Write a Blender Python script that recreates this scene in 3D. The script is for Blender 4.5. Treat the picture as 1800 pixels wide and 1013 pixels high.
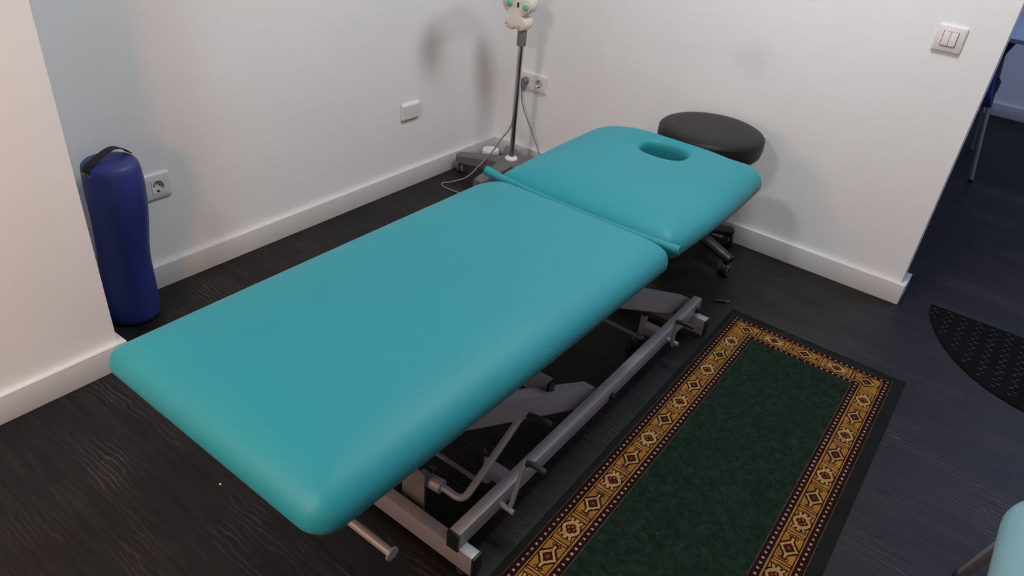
import bpy, bmesh, math, random
import numpy as np
from mathutils import Vector, Matrix, noise

random.seed(4)
R = math.radians
scene = bpy.context.scene
COL = scene.collection
for o in list(bpy.data.objects):
    bpy.data.objects.remove(o, do_unlink=True)

# ------------------------------------------------------------------ camera
F_PX = 1285.62
cam_d = bpy.data.cameras.new('camera')
cam = bpy.data.objects.new('camera', cam_d)
COL.objects.link(cam)
cam_d.sensor_width = 36.0
cam_d.sensor_fit = 'HORIZONTAL'
cam_d.lens = 36.0 * F_PX / 1800.0
cam_d.clip_start = 0.02
yaw, pitch, roll = 0.60211781, 1.00234437, 0.09892005
cam.matrix_world = (Matrix.Translation((2.08039435, -2.74448804, 1.39327886)) @
                    Matrix.Rotation(yaw, 4, 'Z') @ Matrix.Rotation(pitch, 4, 'X') @ Matrix.Rotation(roll, 4, 'Z'))
scene.camera = cam

# ------------------------------------------------------------------ colour management and world
vs = scene.view_settings
vs.view_transform = 'Standard'
vs.look = 'None'
vs.gamma = 1.0
vs.use_curve_mapping = False
vs.exposure = 0.09
world = bpy.data.worlds.new('world')
scene.world = world
world.use_nodes = True
world.node_tree.nodes['Background'].inputs[0].default_value = (0.6, 0.7, 1.0, 1)
world.node_tree.nodes['Background'].inputs[1].default_value = 0.05

CEIL = 2.5
# (x, y, size, watts, colour): unseen ceiling panels, placed to reproduce the light and shadows
LAMPS = [
    (1.20, -3.75, 0.30, 36.0, (0.93, 0.97, 1.0)),
    (1.52, -0.88, 0.50, 27.0, (0.90, 0.96, 1.0)),
    (2.90, 1.70, 0.40, 26.0, (0.50, 0.60, 1.0)),
]

# ------------------------------------------------------------------ materials
def new_mat(name):
    m = bpy.data.materials.new(name)
    m.use_nodes = True
    nt = m.node_tree
    return m, nt, nt.nodes['Principled BSDF']

def lin(c):
    return tuple(((v / 255) / 12.92 if v / 255 <= 0.04045 else ((v / 255 + 0.055) / 1.055) ** 2.4) for v in c)

def mat(name, col, rough=0.5, metal=0.0, bump=0.0, scale=60.0, var=0.0, coat=0.0, spec=0.5, detail=4.0, dist=0.001):
    m, nt, b = new_mat(name)
    b.inputs['Base Color'].default_value = (*col, 1)
    b.inputs['Roughness'].default_value = rough
    b.inputs['Metallic'].default_value = metal
    b.inputs['Specular IOR Level'].default_value = spec
    if coat:
        b.inputs['Coat Weight'].default_value = coat
        b.inputs['Coat Roughness'].default_value = 0.15
    tc = nt.nodes.new('ShaderNodeTexCoord')
    n = nt.nodes.new('ShaderNodeTexNoise')
    n.inputs['Scale'].default_value = scale
    n.inputs['Detail'].default_value = detail
    nt.links.new(tc.outputs['Object'], n.inputs['Vector'])
    if bump:
        bp = nt.nodes.new('ShaderNodeBump')
        bp.inputs['Strength'].default_value = bump
        bp.inputs['Distance'].default_value = dist
        nt.links.new(n.outputs['Fac'], bp.inputs['Height'])
        nt.links.new(bp.outputs['Normal'], b.inputs['Normal'])
    mx = nt.nodes.new('ShaderNodeMix')
    mx.data_type = 'RGBA'
    mx.inputs['A'].default_value = (*[v * (1 - var) for v in col], 1)
    mx.inputs['B'].default_value = (*[min(1, v * (1 + var)) for v in col], 1)
    nt.links.new(n.outputs['Fac'], mx.inputs['Factor'])
    nt.links.new(mx.outputs['Result'], b.inputs['Base Color'])
    return m

def wall_mat():
    m, nt, b = new_mat('white_wall_paint')
    b.inputs['Roughness'].default_value = 0.6
    b.inputs['Specular IOR Level'].default_value = 0.25
    tc = nt.nodes.new('ShaderNodeTexCoord')
    n1 = nt.nodes.new('ShaderNodeTexNoise'); n1.inputs['Scale'].default_value = 3.0; n1.inputs['Detail'].default_value = 6
    n2 = nt.nodes.new('ShaderNodeTexNoise'); n2.inputs['Scale'].default_value = 26.0; n2.inputs['Detail'].default_value = 3
    vo = nt.nodes.new('ShaderNodeTexVoronoi'); vo.inputs['Scale'].default_value = 9.0
    for n in (n1, n2, vo):
        nt.links.new(tc.outputs['Object'], n.inputs['Vector'])
    cr = nt.nodes.new('ShaderNodeValToRGB')
    cr.color_ramp.elements[0].position = 0.3; cr.color_ramp.elements[0].color = (0.78, 0.78, 0.78, 1)
    cr.color_ramp.elements[1].position = 0.7; cr.color_ramp.elements[1].color = (0.81, 0.81, 0.81, 1)
    nt.links.new(n1.outputs['Fac'], cr.inputs['Fac'])
    nt.links.new(cr.outputs['Color'], b.inputs['Base Color'])
    mr = nt.nodes.new('ShaderNodeMapRange')
    mr.inputs['From Min'].default_value = 0.0; mr.inputs['From Max'].default_value = 0.05
    mr.inputs['To Min'].default_value = 1.0; mr.inputs['To Max'].default_value = 0.0
    nt.links.new(vo.outputs['Distance'], mr.inputs['Value'])
    ad = nt.nodes.new('ShaderNodeMath'); ad.operation = 'MULTIPLY_ADD'
    ad.inputs[1].default_value = 0.5
    nt.links.new(mr.outputs['Result'], ad.inputs[0])
    nt.links.new(n2.outputs['Fac'], ad.inputs[2])
    bp = nt.nodes.new('ShaderNodeBump'); bp.inputs['Strength'].default_value = 0.35; bp.inputs['Distance'].default_value = 0.002
    nt.links.new(ad.outputs[0], bp.inputs['Height'])
    nt.links.new(bp.outputs['Normal'], b.inputs['Normal'])
    return m

def back_wall_mat():
    """the same paint with the faint grey scuff cloud left above the stool"""
    m = wall_mat(); m.name = 'white_wall_paint_scuffed'
    nt = m.node_tree; b = nt.nodes['Principled BSDF']
    src = b.inputs['Base Color'].links[0].from_socket
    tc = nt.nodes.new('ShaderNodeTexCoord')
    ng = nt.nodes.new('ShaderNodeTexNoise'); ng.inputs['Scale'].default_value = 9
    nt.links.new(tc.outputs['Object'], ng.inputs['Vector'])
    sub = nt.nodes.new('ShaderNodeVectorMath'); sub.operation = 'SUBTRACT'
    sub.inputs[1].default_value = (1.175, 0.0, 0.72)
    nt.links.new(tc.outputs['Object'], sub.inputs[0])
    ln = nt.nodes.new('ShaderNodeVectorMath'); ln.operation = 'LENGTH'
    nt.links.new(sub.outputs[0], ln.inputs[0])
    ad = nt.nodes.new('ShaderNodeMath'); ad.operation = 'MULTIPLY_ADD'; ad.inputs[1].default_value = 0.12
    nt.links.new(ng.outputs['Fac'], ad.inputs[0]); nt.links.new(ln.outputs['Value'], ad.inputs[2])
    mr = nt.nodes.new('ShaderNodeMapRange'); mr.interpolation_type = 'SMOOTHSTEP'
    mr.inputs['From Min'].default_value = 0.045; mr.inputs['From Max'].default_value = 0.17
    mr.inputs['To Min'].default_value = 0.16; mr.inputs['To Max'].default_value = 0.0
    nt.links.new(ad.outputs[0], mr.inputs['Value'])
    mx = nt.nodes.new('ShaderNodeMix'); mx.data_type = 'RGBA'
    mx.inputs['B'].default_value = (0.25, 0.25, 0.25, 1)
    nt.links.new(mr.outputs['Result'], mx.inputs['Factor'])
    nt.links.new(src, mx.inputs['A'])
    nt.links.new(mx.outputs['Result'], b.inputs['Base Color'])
    return m

def floor_mat():
    m, nt, b = new_mat('dark_wood_vinyl')
    L = nt.links.new
    tc = nt.nodes.new('ShaderNodeTexCoord')
    br = nt.nodes.new('ShaderNodeTexBrick')          # planks run along x
    br.inputs['Scale'].default_value = 1.0
    br.inputs['Brick Width'].default_value = 1.2
    br.inputs['Row Height'].default_value = 0.15
    br.inputs['Mortar Size'].default_value = 0.0012
    br.inputs['Color1'].default_value = (0.2, 0.2, 0.2, 1)
    br.inputs['Color2'].default_value = (0.9, 0.9, 0.9, 1)
    br.inputs['Mortar'].default_value = (0.0, 0.0, 0.0, 1)
    L(tc.outputs['Object'], br.inputs['Vector'])
    mp = nt.nodes.new('ShaderNodeMapping'); mp.inputs['Scale'].default_value = (1.6, 26.0, 1.0)
    L(tc.outputs['Object'], mp.inputs['Vector'])
    ad = nt.nodes.new('ShaderNodeVectorMath'); ad.operation = 'ADD'
    L(mp.outputs['Vector'], ad.inputs[0]); L(br.outputs['Color'], ad.inputs[1])
    g = nt.nodes.new('ShaderNodeTexNoise'); g.inputs['Scale'].default_value = 2.2; g.inputs['Detail'].default_value = 8
    g.inputs['Distortion'].default_value = 1.6
    L(ad.outputs[0], g.inputs['Vector'])
    mp2 = nt.nodes.new('ShaderNodeMapping'); mp2.inputs['Scale'].default_value = (3.0, 9.0, 1.0)
    L(tc.outputs['Object'], mp2.inputs['Vector'])
    w = nt.nodes.new('ShaderNodeTexWave'); w.wave_type = 'RINGS'; w.inputs['Scale'].default_value = 2.6
    w.inputs['Distortion'].default_value = 9.0; w.inputs['Detail'].default_value = 3; w.inputs['Detail Scale'].default_value = 1.1
    L(mp2.outputs['Vector'], w.inputs['Vector'])
    cl = nt.nodes.new('ShaderNodeTexNoise'); cl.inputs['Scale'].default_value = 2.4; cl.inputs['Detail'].default_value = 2
    mp3 = nt.nodes.new('ShaderNodeMapping'); mp3.inputs['Scale'].default_value = (1.3, 3.4, 1.0)
    L(tc.outputs['Object'], mp3.inputs['Vector']); L(mp3.outputs['Vector'], cl.inputs['Vector'])
    r1 = nt.nodes.new('ShaderNodeValToRGB')
    r1.color_ramp.elements[0].position = 0.35; r1.color_ramp.elements[0].color = (0.0075, 0.0068, 0.0068, 1)
    r1.color_ramp.elements[1].position = 0.75; r1.color_ramp.elements[1].color = (0.0185, 0.0165, 0.0165, 1)
    L(g.outputs['Fac'], r1.inputs['Fac'])
    r2 = nt.nodes.new('ShaderNodeValToRGB')          # pale grain flecks, only in patches
    r2.color_ramp.elements[0].position = 0.80; r2.color_ramp.elements[0].color = (0, 0, 0, 1)
    r2.color_ramp.elements[1].position = 0.98; r2.color_ramp.elements[1].color = (1, 1, 1, 1)
    L(w.outputs['Color'], r2.inputs['Fac'])
    r3 = nt.nodes.new('ShaderNodeValToRGB')
    r3.color_ramp.elements[0].position = 0.48; r3.color_ramp.elements[0].color = (0, 0, 0, 1)
    r3.color_ramp.elements[1].position = 0.62; r3.color_ramp.elements[1].color = (1, 1, 1, 1)
    L(cl.outputs['Fac'], r3.inputs['Fac'])
    mu = nt.nodes.new('ShaderNodeMath'); mu.operation = 'MULTIPLY'
    L(r2.outputs['Color'], mu.inputs[0]); L(r3.outputs['Color'], mu.inputs[1])
    mu2 = nt.nodes.new('ShaderNodeMath'); mu2.operation = 'MULTIPLY'; mu2.inputs[1].default_value = 0.55
    L(mu.outputs[0], mu2.inputs[0])
    mx = nt.nodes.new('ShaderNodeMix'); mx.data_type = 'RGBA'
    mx.inputs['B'].default_value = (0.065, 0.056, 0.052, 1)
    L(mu2.outputs[0], mx.inputs['Factor']); L(r1.outputs['Color'], mx.inputs['A'])
    mx2 = nt.nodes.new('ShaderNodeMix'); mx2.data_type = 'RGBA'; mx2.blend_type = 'MULTIPLY'
    sc = nt.nodes.new('ShaderNodeMapRange')
    sc.inputs['To Min'].default_value = 0.45; sc.inputs['To Max'].default_value = 1.15
    L(br.outputs['Color'], sc.inputs['Value'])
    mx2.inputs['Factor'].default_value = 0.5
    L(mx.outputs['Result'], mx2.inputs['A']); L(sc.outputs['Result'], mx2.inputs['B'])
    L(mx2.outputs['Result'], b.inputs['Base Color'])
    b.inputs['Roughness'].default_value = 0.5
    b.inputs['Specular IOR Level'].default_value = 0.22
    bp = nt.nodes.new('ShaderNodeBump'); bp.inputs['Strength'].default_value = 0.25; bp.inputs['Distance'].default_value = 0.001
    L(g.outputs['Fac'], bp.inputs['Height']); L(bp.outputs['Normal'], b.inputs['Normal'])
    return m

def vinyl_mat(name, col, rough=0.42, spec=0.4):
    m, nt, b = new_mat(name)
    L = nt.links.new
    tc = nt.nodes.new('ShaderNodeTexCoord')
    v = nt.nodes.new('ShaderNodeTexVoronoi'); v.inputs['Scale'].default_value = 700
    L(tc.outputs['Object'], v.inputs['Vector'])
    n = nt.nodes.new('ShaderNodeTexNoise'); n.inputs['Scale'].default_value = 5
    L(tc.outputs['Object'], n.inputs['Vector'])
    bp = nt.nodes.new('ShaderNodeBump'); bp.inputs['Strength'].default_value = 0.12; bp.inputs['Distance'].default_value = 0.0005
    L(v.outputs['Distance'], bp.inputs['Height']); L(bp.outputs['Normal'], b.inputs['Normal'])
    mx = nt.nodes.new('ShaderNodeMix'); mx.data_type = 'RGBA'
    mx.inputs['A'].default_value = (*[c * 0.95 for c in col], 1); mx.inputs['B'].default_value = (*[c * 1.05 for c in col], 1)
    L(n.outputs['Fac'], mx.inputs['Factor']); L(mx.outputs['Result'], b.inputs['Base Color'])
    b.inputs['Roughness'].default_value = rough
    b.inputs['Specular IOR Level'].default_value = spec
    b.inputs['Sheen Weight'].default_value = 0.05
    return m

def attr_mat(name, attr, rough=0.95, fuzz=900):
    m, nt, b = new_mat(name)
    L = nt.links.new
    a = nt.nodes.new('ShaderNodeAttribute'); a.attribute_name = attr
    tc = nt.nodes.new('ShaderNodeTexCoord')
    n = nt.nodes.new('ShaderNodeTexNoise'); n.inputs['Scale'].default_value = fuzz; n.inputs['Detail'].default_value = 2
    n2 = nt.nodes.new('ShaderNodeTexNoise'); n2.inputs['Scale'].default_value = 22
    L(tc.outputs['Object'], n.inputs['Vector']); L(tc.outputs['Object'], n2.inputs['Vector'])
    ad = nt.nodes.new('ShaderNodeMath'); ad.operation = 'ADD'
    L(n.outputs['Fac'], ad.inputs[0]); L(n2.outputs['Fac'], ad.inputs[1])
    mr = nt.nodes.new('ShaderNodeMapRange'); mr.inputs['From Min'].default_value = 0.6; mr.inputs['From Max'].default_value = 1.4
    mr.inputs['To Min'].default_value = 0.62; mr.inputs['To Max'].default_value = 1.35
    L(ad.outputs[0], mr.inputs['Value'])
    mx = nt.nodes.new('ShaderNodeMix'); mx.data_type = 'RGBA'; mx.blend_type = 'MULTIPLY'; mx.inputs['Factor'].default_value = 1.0
    L(a.outputs['Color'], mx.inputs['A']); L(mr.outputs['Result'], mx.inputs['B'])
    L(mx.outputs['Result'], b.inputs['Base Color'])
    b.inputs['Roughness'].default_value = rough
    b.inputs['Specular IOR Level'].default_value = 0.1
    bp = nt.nodes.new('ShaderNodeBump'); bp.inputs['Strength'].default_value = 0.5; bp.inputs['Distance'].default_value = 0.002
    L(n.outputs['Fac'], bp.inputs['Height']); L(bp.outputs['Normal'], b.inputs['Normal'])
    return m

def pile_mat(name, c1, c2, scale=26, c3=None):
    m, nt, b = new_mat(name)
    L = nt.links.new
    tc = nt.nodes.new('ShaderNodeTexCoord')
    n = nt.nodes.new('ShaderNodeTexNoise'); n.inputs['Scale'].default_value = scale; n.inputs['Detail'].default_value = 10
    n.inputs['Distortion'].default_value = 1.0
    f = nt.nodes.new('ShaderNodeTexNoise'); f.inputs['Scale'].default_value = 500; f.inputs['Detail'].default_value = 2
    L(tc.outputs['Object'], n.inputs['Vector']); L(tc.outputs['Object'], f.inputs['Vector'])
    r = nt.nodes.new('ShaderNodeValToRGB')
    r.color_ramp.elements[0].position = 0.38; r.color_ramp.elements[0].color = (*c1, 1)
    r.color_ramp.elements[1].position = 0.66; r.color_ramp.elements[1].color = (*c2, 1)
    if c3:
        e = r.color_ramp.elements.new(0.78); e.color = (*c3, 1)
    L(n.outputs['Fac'], r.inputs['Fac'])
    L(r.outputs['Color'], b.inputs['Base Color'])
    b.inputs['Roughness'].default_value = 0.95
    b.inputs['Specular IOR Level'].default_value = 0.1
    bp = nt.nodes.new('ShaderNodeBump'); bp.inputs['Strength'].default_value = 0.6; bp.inputs['Distance'].default_value = 0.002
    L(f.outputs['Fac'], bp.inputs['Height']); L(bp.outputs['Normal'], b.inputs['Normal'])
    return m

def emit_mat(name, col, strength):
    m, nt, b = new_mat(name)
    b.inputs['Base Color'].default_value = (0.8, 0.8, 0.8, 1)
    b.inputs['Emission Color'].default_value = (*col, 1)
    b.inputs['Emission Strength'].default_value = strength
    return m

M = {}
M['wall'] = wall_mat()
M['wall_back'] = back_wall_mat()
M['floor'] = floor_mat()
M['trim'] = mat('white_baseboard', (0.66, 0.65, 0.64), 0.38, var=0.02, scale=8)
M['ceiling'] = mat('white_ceiling', (0.8, 0.8, 0.8), 0.7, var=0.01)
M['teal'] = vinyl_mat('teal_vinyl', (0.013, 0.222, 0.262), 0.52, 0.32)
M['teal_b'] = vinyl_mat('pale_teal_vinyl', (0.15, 0.29, 0.33), 0.45)
M['blue'] = mat('blue_vinyl', (0.018, 0.030, 0.185), 0.5, bump=0.25, scale=14, var=0.08, dist=0.004, detail=3)
M['black_vinyl'] = vinyl_mat('black_vinyl', (0.0075, 0.0073, 0.0075), 0.5, 0.22)
M['black'] = mat('black_plastic', (0.012, 0.012, 0.013), 0.45, var=0.1)
M['rubber'] = mat('black_rubber', (0.008, 0.008, 0.008), 0.7, var=0.1, bump=0.1, scale=200)
M['strap'] = mat('black_webbing', (0.012, 0.012, 0.012), 0.85, bump=0.5, scale=300, var=0.2)
M['silver'] = mat('silver_powder_coat', (0.36, 0.36, 0.39), 0.42, 0.25, bump=0.12, scale=900, var=0.05, dist=0.0004)
M['silver_d'] = mat('grey_steel', (0.22, 0.22, 0.23), 0.45, 0.3, bump=0.1, scale=500, var=0.06, dist=0.0004)
M['chrome'] = mat('chrome', (0.62, 0.62, 0.64), 0.12, 1.0, var=0.02)
M['grey_pl'] = mat('dark_grey_plastic', (0.115, 0.112, 0.118), 0.45, var=0.05, bump=0.1, scale=300, dist=0.0004)
M['grey_mid'] = mat('mid_grey_plastic', (0.16, 0.155, 0.16), 0.5, var=0.05)
M['cream'] = mat('cream_plastic', (0.74, 0.68, 0.58), 0.4, var=0.02)
M['mint'] = mat('mint_green_plastic', (0.16, 0.50, 0.38), 0.3, var=0.03, coat=0.3)
M['ink'] = mat('grey_print', (0.10, 0.09, 0.08), 0.6)
M['green_lcd'] = mat('dark_green_rocker', (0.012, 0.05, 0.03), 0.25)
M['plate'] = mat('white_outlet_plastic', (0.70, 0.69, 0.68), 0.35, var=0.01)
M['plate_w'] = mat('warm_white_outlet_plastic', (0.72, 0.67, 0.67), 0.35, var=0.01)
M['hole'] = mat('outlet_pin_hole', (0.02, 0.018, 0.018), 0.6)
M['cord'] = mat('grey_cord', (0.20, 0.19, 0.18), 0.5, var=0.05)
M['white'] = mat('white_tape', (0.82, 0.83, 0.82), 0.5, var=0.02)
M['frayed'] = mat('frayed_tan_stitching', (0.42, 0.26, 0.12), 0.9, bump=0.8, scale=400, var=0.4)
M['rug'] = attr_mat('woven_rug_border', 'yarn')
M['rug_green'] = pile_mat('green_rug_pile', (0.0055, 0.0100, 0.0068), (0.008, 0.023, 0.0125), 55, (0.018, 0.032, 0.021))
M['rug_rim'] = pile_mat('dark_green_rug_margin', (0.0075, 0.0092, 0.0083), (0.0105, 0.013, 0.0112), 12)
M['mat'] = mat('black_mat_rubber', (0.003, 0.003, 0.003), 0.9, bump=0.3, scale=300, var=0.2, spec=0.1)
M['mat_nub'] = mat('black_mat_nub', (0.013, 0.013, 0.0125), 0.5, spec=0.3)
M['navy'] = mat('navy_fabric', (0.02, 0.03, 0.14), 0.8, bump=0.3, scale=400, var=0.1)
M['desk'] = mat('blue_grey_laminate', (0.34, 0.42, 0.50), 0.4, var=0.03)
M['desk_d'] = mat('dark_laminate', (0.03, 0.03, 0.045), 0.5, var=0.1)
M['crumb'] = mat('white_crumb', (0.85, 0.85, 0.82), 0.6)

# ------------------------------------------------------------------ object helpers
def obj(name, bm, material, parent=None, smooth=40, weld=False):
    me = bpy.data.meshes.new(name)
    bm.normal_update()
    if smooth:
        a = R(smooth)
        for f in bm.faces:
            f.smooth = True
        for e in bm.edges:
            if len(e.link_faces) == 2 and e.calc_face_angle(0) > a:
                e.smooth = False
    bm.to_mesh(me)
    bm.free()
    o = bpy.data.objects.new(name, me)
    COL.objects.link(o)
    mats = material if isinstance(material, (list, tuple)) else [material]
    for k in mats:
        me.materials.append(k)
    if parent:
        o.parent = parent
    return o

def tag(o, label=None, cat=None, group=None, kind=None):
    if label: o['label'] = label
    if cat: o['category'] = cat
    if group: o['group'] = group
    if kind: o['kind'] = kind
    return o

def thing(name, label, cat, loc=(0, 0, 0), rz=0.0, group=None):
    o = bpy.data.objects.new(name, None)
    COL.objects.link(o)
    o.empty_display_size = 0.05
    o.location = loc
    o.rotation_euler = (0, 0, rz)
    return tag(o, label, cat, group)

def struct(name, bm, m, smooth=0):
    o = obj(name, bm, m, None, smooth)
    o['kind'] = 'structure'
    return o

def BM():
    return bmesh.new()

def box(bm, lo, hi, bevel=0.0, mtx=None, seg=2, mi=0):
    lo = Vector(lo); hi = Vector(hi)
    vs_ = []
    for x in (lo.x, hi.x):
        for y in (lo.y, hi.y):
            for z in (lo.z, hi.z):
                vs_.append(bm.verts.new((x, y, z)))
    idx = [(0, 1, 3, 2), (4, 6, 7, 5), (0, 4, 5, 1), (2, 3, 7, 6), (0, 2, 6, 4), (1, 5, 7, 3)]
    fs = [bm.faces.new([vs_[i] for i in q]) for q in idx]
    geom = vs_
    if bevel:
        es = list({e for f in fs for e in f.edges})
        r = bmesh.ops.bevel(bm, geom=es, offset=bevel, segments=seg, affect='EDGES', profile=0.6)
        geom = list({v for f in r['faces'] for v in f.verts} | {v for v in vs_ if v.is_valid})
        fs = list({f for v in geom for f in v.link_faces})
    for f in fs:
        if f.is_valid: f.material_index = mi
    if mtx is not None:
        for v in geom:
            v.co = mtx @ v.co
    return geom

def frame_axes(d):
    d = d.normalized()
    up = Vector((0, 0, 1)) if abs(d.z) < 0.95 else Vector((0, 1, 0))
    a = d.cross(up).normalized()
    b = a.cross(d).normalized()
    return a, b

def beam(bm, p0, p1, w, h, bevel=0.002, mi=0, up=None):
    """rectangular tube between two points; w across, h along its own up"""
    p0 = Vector(p0); p1 = Vector(p1)
    d = (p1 - p0); L = d.length; d.normalize()
    a, b = frame_axes(d)
    if up is not None:
        a = d.cross(Vector(up)).normalized(); b = a.cross(d).normalized()
    mtx = Matrix((( a.x, d.x, b.x, p0.x), (a.y, d.y, b.y, p0.y), (a.z, d.z, b.z, p0.z), (0, 0, 0, 1)))
    return box(bm, (-w / 2, 0, -h / 2), (w / 2, L, h / 2), bevel, mtx, mi=mi)

def tube(bm, pts, r, n=12, caps=True, mi=0, closed=False, flat=1.0, upv=None):
    pts = [Vector(p) for p in pts]
    rs = r if isinstance(r, (list, tuple)) else [r] * len(pts)
    rings = []
    prev = None
    N = len(pts)
    for i, p in enumerate(pts):
        if closed:
            t = pts[(i + 1) % N] - pts[i - 1]
        else:
            t = (pts[min(i + 1, N - 1)] - pts[max(i - 1, 0)])
        t.normalize()
        if prev is None:
            a, b = frame_axes(t)
            if upv is not None:
                a = t.cross(Vector(upv)).normalized(); b = a.cross(t).normalized()
        else:
            a = (prev - t * prev.dot(t)).normalized()
            b = a.cross(t).normalized()
        prev = a
        rings.append([bm.verts.new(p + a * math.cos(2 * math.pi * k / n) * rs[i] + b * math.sin(2 * math.pi * k / n) * rs[i] * flat) for k in range(n)])
    rng = range(N) if closed else range(N - 1)
    for i in rng:
        A, B_ = rings[i], rings[(i + 1) % N]
        for k in range(n):
            f = bm.faces.new((A[k], A[(k + 1) % n], B_[(k + 1) % n], B_[k])); f.material_index = mi
    if caps and not closed:
        bm.faces.new(list(reversed(rings[0]))).material_index = mi
        bm.faces.new(rings[-1]).material_index = mi
    bmesh.ops.recalc_face_normals(bm, faces=bm.faces)

def smooth_path(pts, sub=8, closed=False):
    P = [Vector(p) for p in pts]
    out = []
    n = len(P)
    rng = n if closed else n - 1
    for i in range(rng):
        if closed:
            p0, p1, p2, p3 = P[i - 1], P[i], P[(i + 1) % n], P[(i + 2) % n]
        else:
            p0 = P[max(i - 1, 0)]; p1 = P[i]; p2 = P[i + 1]; p3 = P[min(i + 2, n - 1)]
        for k in range(sub):
            t = k / sub
            out.append(0.5 * ((2 * p1) + (-p0 + p2) * t + (2 * p0 - 5 * p1 + 4 * p2 - p3) * t * t + (-p0 + 3 * p1 - 3 * p2 + p3) * t ** 3))
    if not closed:
        out.append(P[-1])
    return out

def lathe(bm, prof, n=32, mtx=None, mi=0):
    """profile of (r, z), closed at both ends when r = 0"""
    rings = []
    for r, z in prof:
        if r < 1e-6:
            rings.append([bm.verts.new((0, 0, z))])
        else:
            rings.append([bm.verts.new((r * math.cos(2 * math.pi * k / n), r * math.sin(2 * math.pi * k / n), z)) for k in range(n)])
    fs = []
    for A, B_ in zip(rings, rings[1:]):
        for k in range(n):
            k2 = (k + 1) % n
            if len(A) == 1 and len(B_) == 1: continue
            if len(A) == 1: fs.append(bm.faces.new((A[0], B_[k2], B_[k])))
            elif len(B_) == 1: fs.append(bm.faces.new((A[k], A[k2], B_[0])))
            else: fs.append(bm.faces.new((A[k], A[k2], B_[k2], B_[k])))
    for f in fs: f.material_index = mi
    if mtx is not None:
        for rg in rings:
            for v in rg: v.co = mtx @ v.co
    bmesh.ops.recalc_face_normals(bm, faces=fs)

def align(p, d):
    """matrix taking +z to direction d at point p"""
    return Matrix.Translation(Vector(p)) @ Vector(d).to_track_quat('Z', 'Y').to_matrix().to_4x4()

def extrude_outline(bm, pts2, prof, mtx=None, mi=0, cap=True):
    """outline (ccw list of 2D) lofted through prof = [(inset, z), ...] using vertex normals"""
    n = len(pts2)
    P = [Vector((*p, 0)) for p in pts2]
    nor = []
    for i in range(n):
        t = (P[(i + 1) % n] - P[i - 1]).normalized()
        nor.append(Vector((-t.y, t.x, 0)))
    rings = []
    for ins, z in prof:
        rings.append([bm.verts.new(P[i] + nor[i] * ins + Vector((0, 0, z))) for i in range(n)])
    fs = []
    for A, B_ in zip(rings, rings[1:]):
        for k in range(n):
            fs.append(bm.faces.new((A[k], A[(k + 1) % n], B_[(k + 1) % n], B_[k])))
    if cap:
        fs.append(bm.faces.new(list(reversed(rings[0])))); fs.append(bm.faces.new(rings[-1]))
    for f in fs: f.material_index = mi
    if mtx is not None:
        for rg in rings:
            for v in rg: v.co = mtx @ v.co
    bmesh.ops.recalc_face_normals(bm, faces=fs)
    return rings

def rrect(x0, y0, x1, y1, rads, n=10, m=8):
    """ccw rounded rectangle, rads = (x0y0, x1y0, x1y1, x0y1); m points along each side"""
    out = []
    cs = [((x0, y0), rads[0], math.pi), ((x1, y0), rads[1], 1.5 * math.pi), ((x1, y1), rads[2], 0), ((x0, y1), rads[3], 0.5 * math.pi)]
    sg = [(1, 1), (-1, 1), (-1, -1), (1, -1)]
    arcs = []
    for (c, r, a0), s in zip(cs, sg):
        cx, cy = c[0] + s[0] * r, c[1] + s[1] * r
        arcs.append([(cx + r * math.cos(a0 + k / n * math.pi / 2), cy + r * math.sin(a0 + k / n * math.pi / 2)) for k in range(n + 1)])
    for i in range(4):
        out += arcs[i]
        a, b = arcs[i][-1], arcs[(i + 1) % 4][0]
        for k in range(1, m):
            out.append((a[0] + (b[0] - a[0]) * k / m, a[1] + (b[1] - a[1]) * k / m))
    return out

# ------------------------------------------------------------------ the room
XW, YP, XP = 1.9194, -2.054, 0.2936      # end of back wall, pillar corner
BBH, BBT = 0.080, 0.018
XR, YF, YB = 4.6, -5.3, 3.06

bm = BM(); box(bm, (-0.12, YF - 0.1, -0.1), (XR + 0.1, YB + 0.1, 0.0)); struct('floor', bm, M['floor'])
bm = BM(); box(bm, (-0.12, YF - 0.1, CEIL), (XR + 0.1, YB + 0.1, CEIL + 0.1)); struct('ceiling', bm, M['ceiling'])
bm = BM(); box(bm, (-0.1, YP, 0), (0.0, 0.0, CEIL)); struct('wall_left', bm, M['wall'])
bm = BM(); box(bm, (-0.1, YF, 0), (XP, YP, CEIL)); struct('wall_pillar', bm, M['wall'])
bm = BM(); box(bm, (-0.1, 0.0, 0), (XW, 0.09, CEIL)); struct('wall_back', bm, M['wall_back'])
bm = BM(); box(bm, (2.95, 0.0, 0), (XR, 0.09, CEIL)); box(bm, (XW, 0.0, 2.1), (2.95, 0.09, CEIL)); struct('wall_doorway', bm, M['wall'])
bm = BM(); box(bm, (XR, YF, 0), (XR + 0.1, YB, CEIL)); struct('wall_right', bm, M['wall'])
bm = BM(); box(bm, (-0.1, YF - 0.1, 0), (XR + 0.1, YF, CEIL)); struct('wall_front', bm, M['wall'])
bm = BM(); box(bm, (-0.1, YB, 0), (XR + 0.1, YB + 0.1, CEIL)); struct('wall_far', bm, M['wall'])
bm = BM(); box(bm, (-0.1, 0.09, 0), (0.0, YB, CEIL)); struct('wall_far_left', bm, M['wall'])

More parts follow.
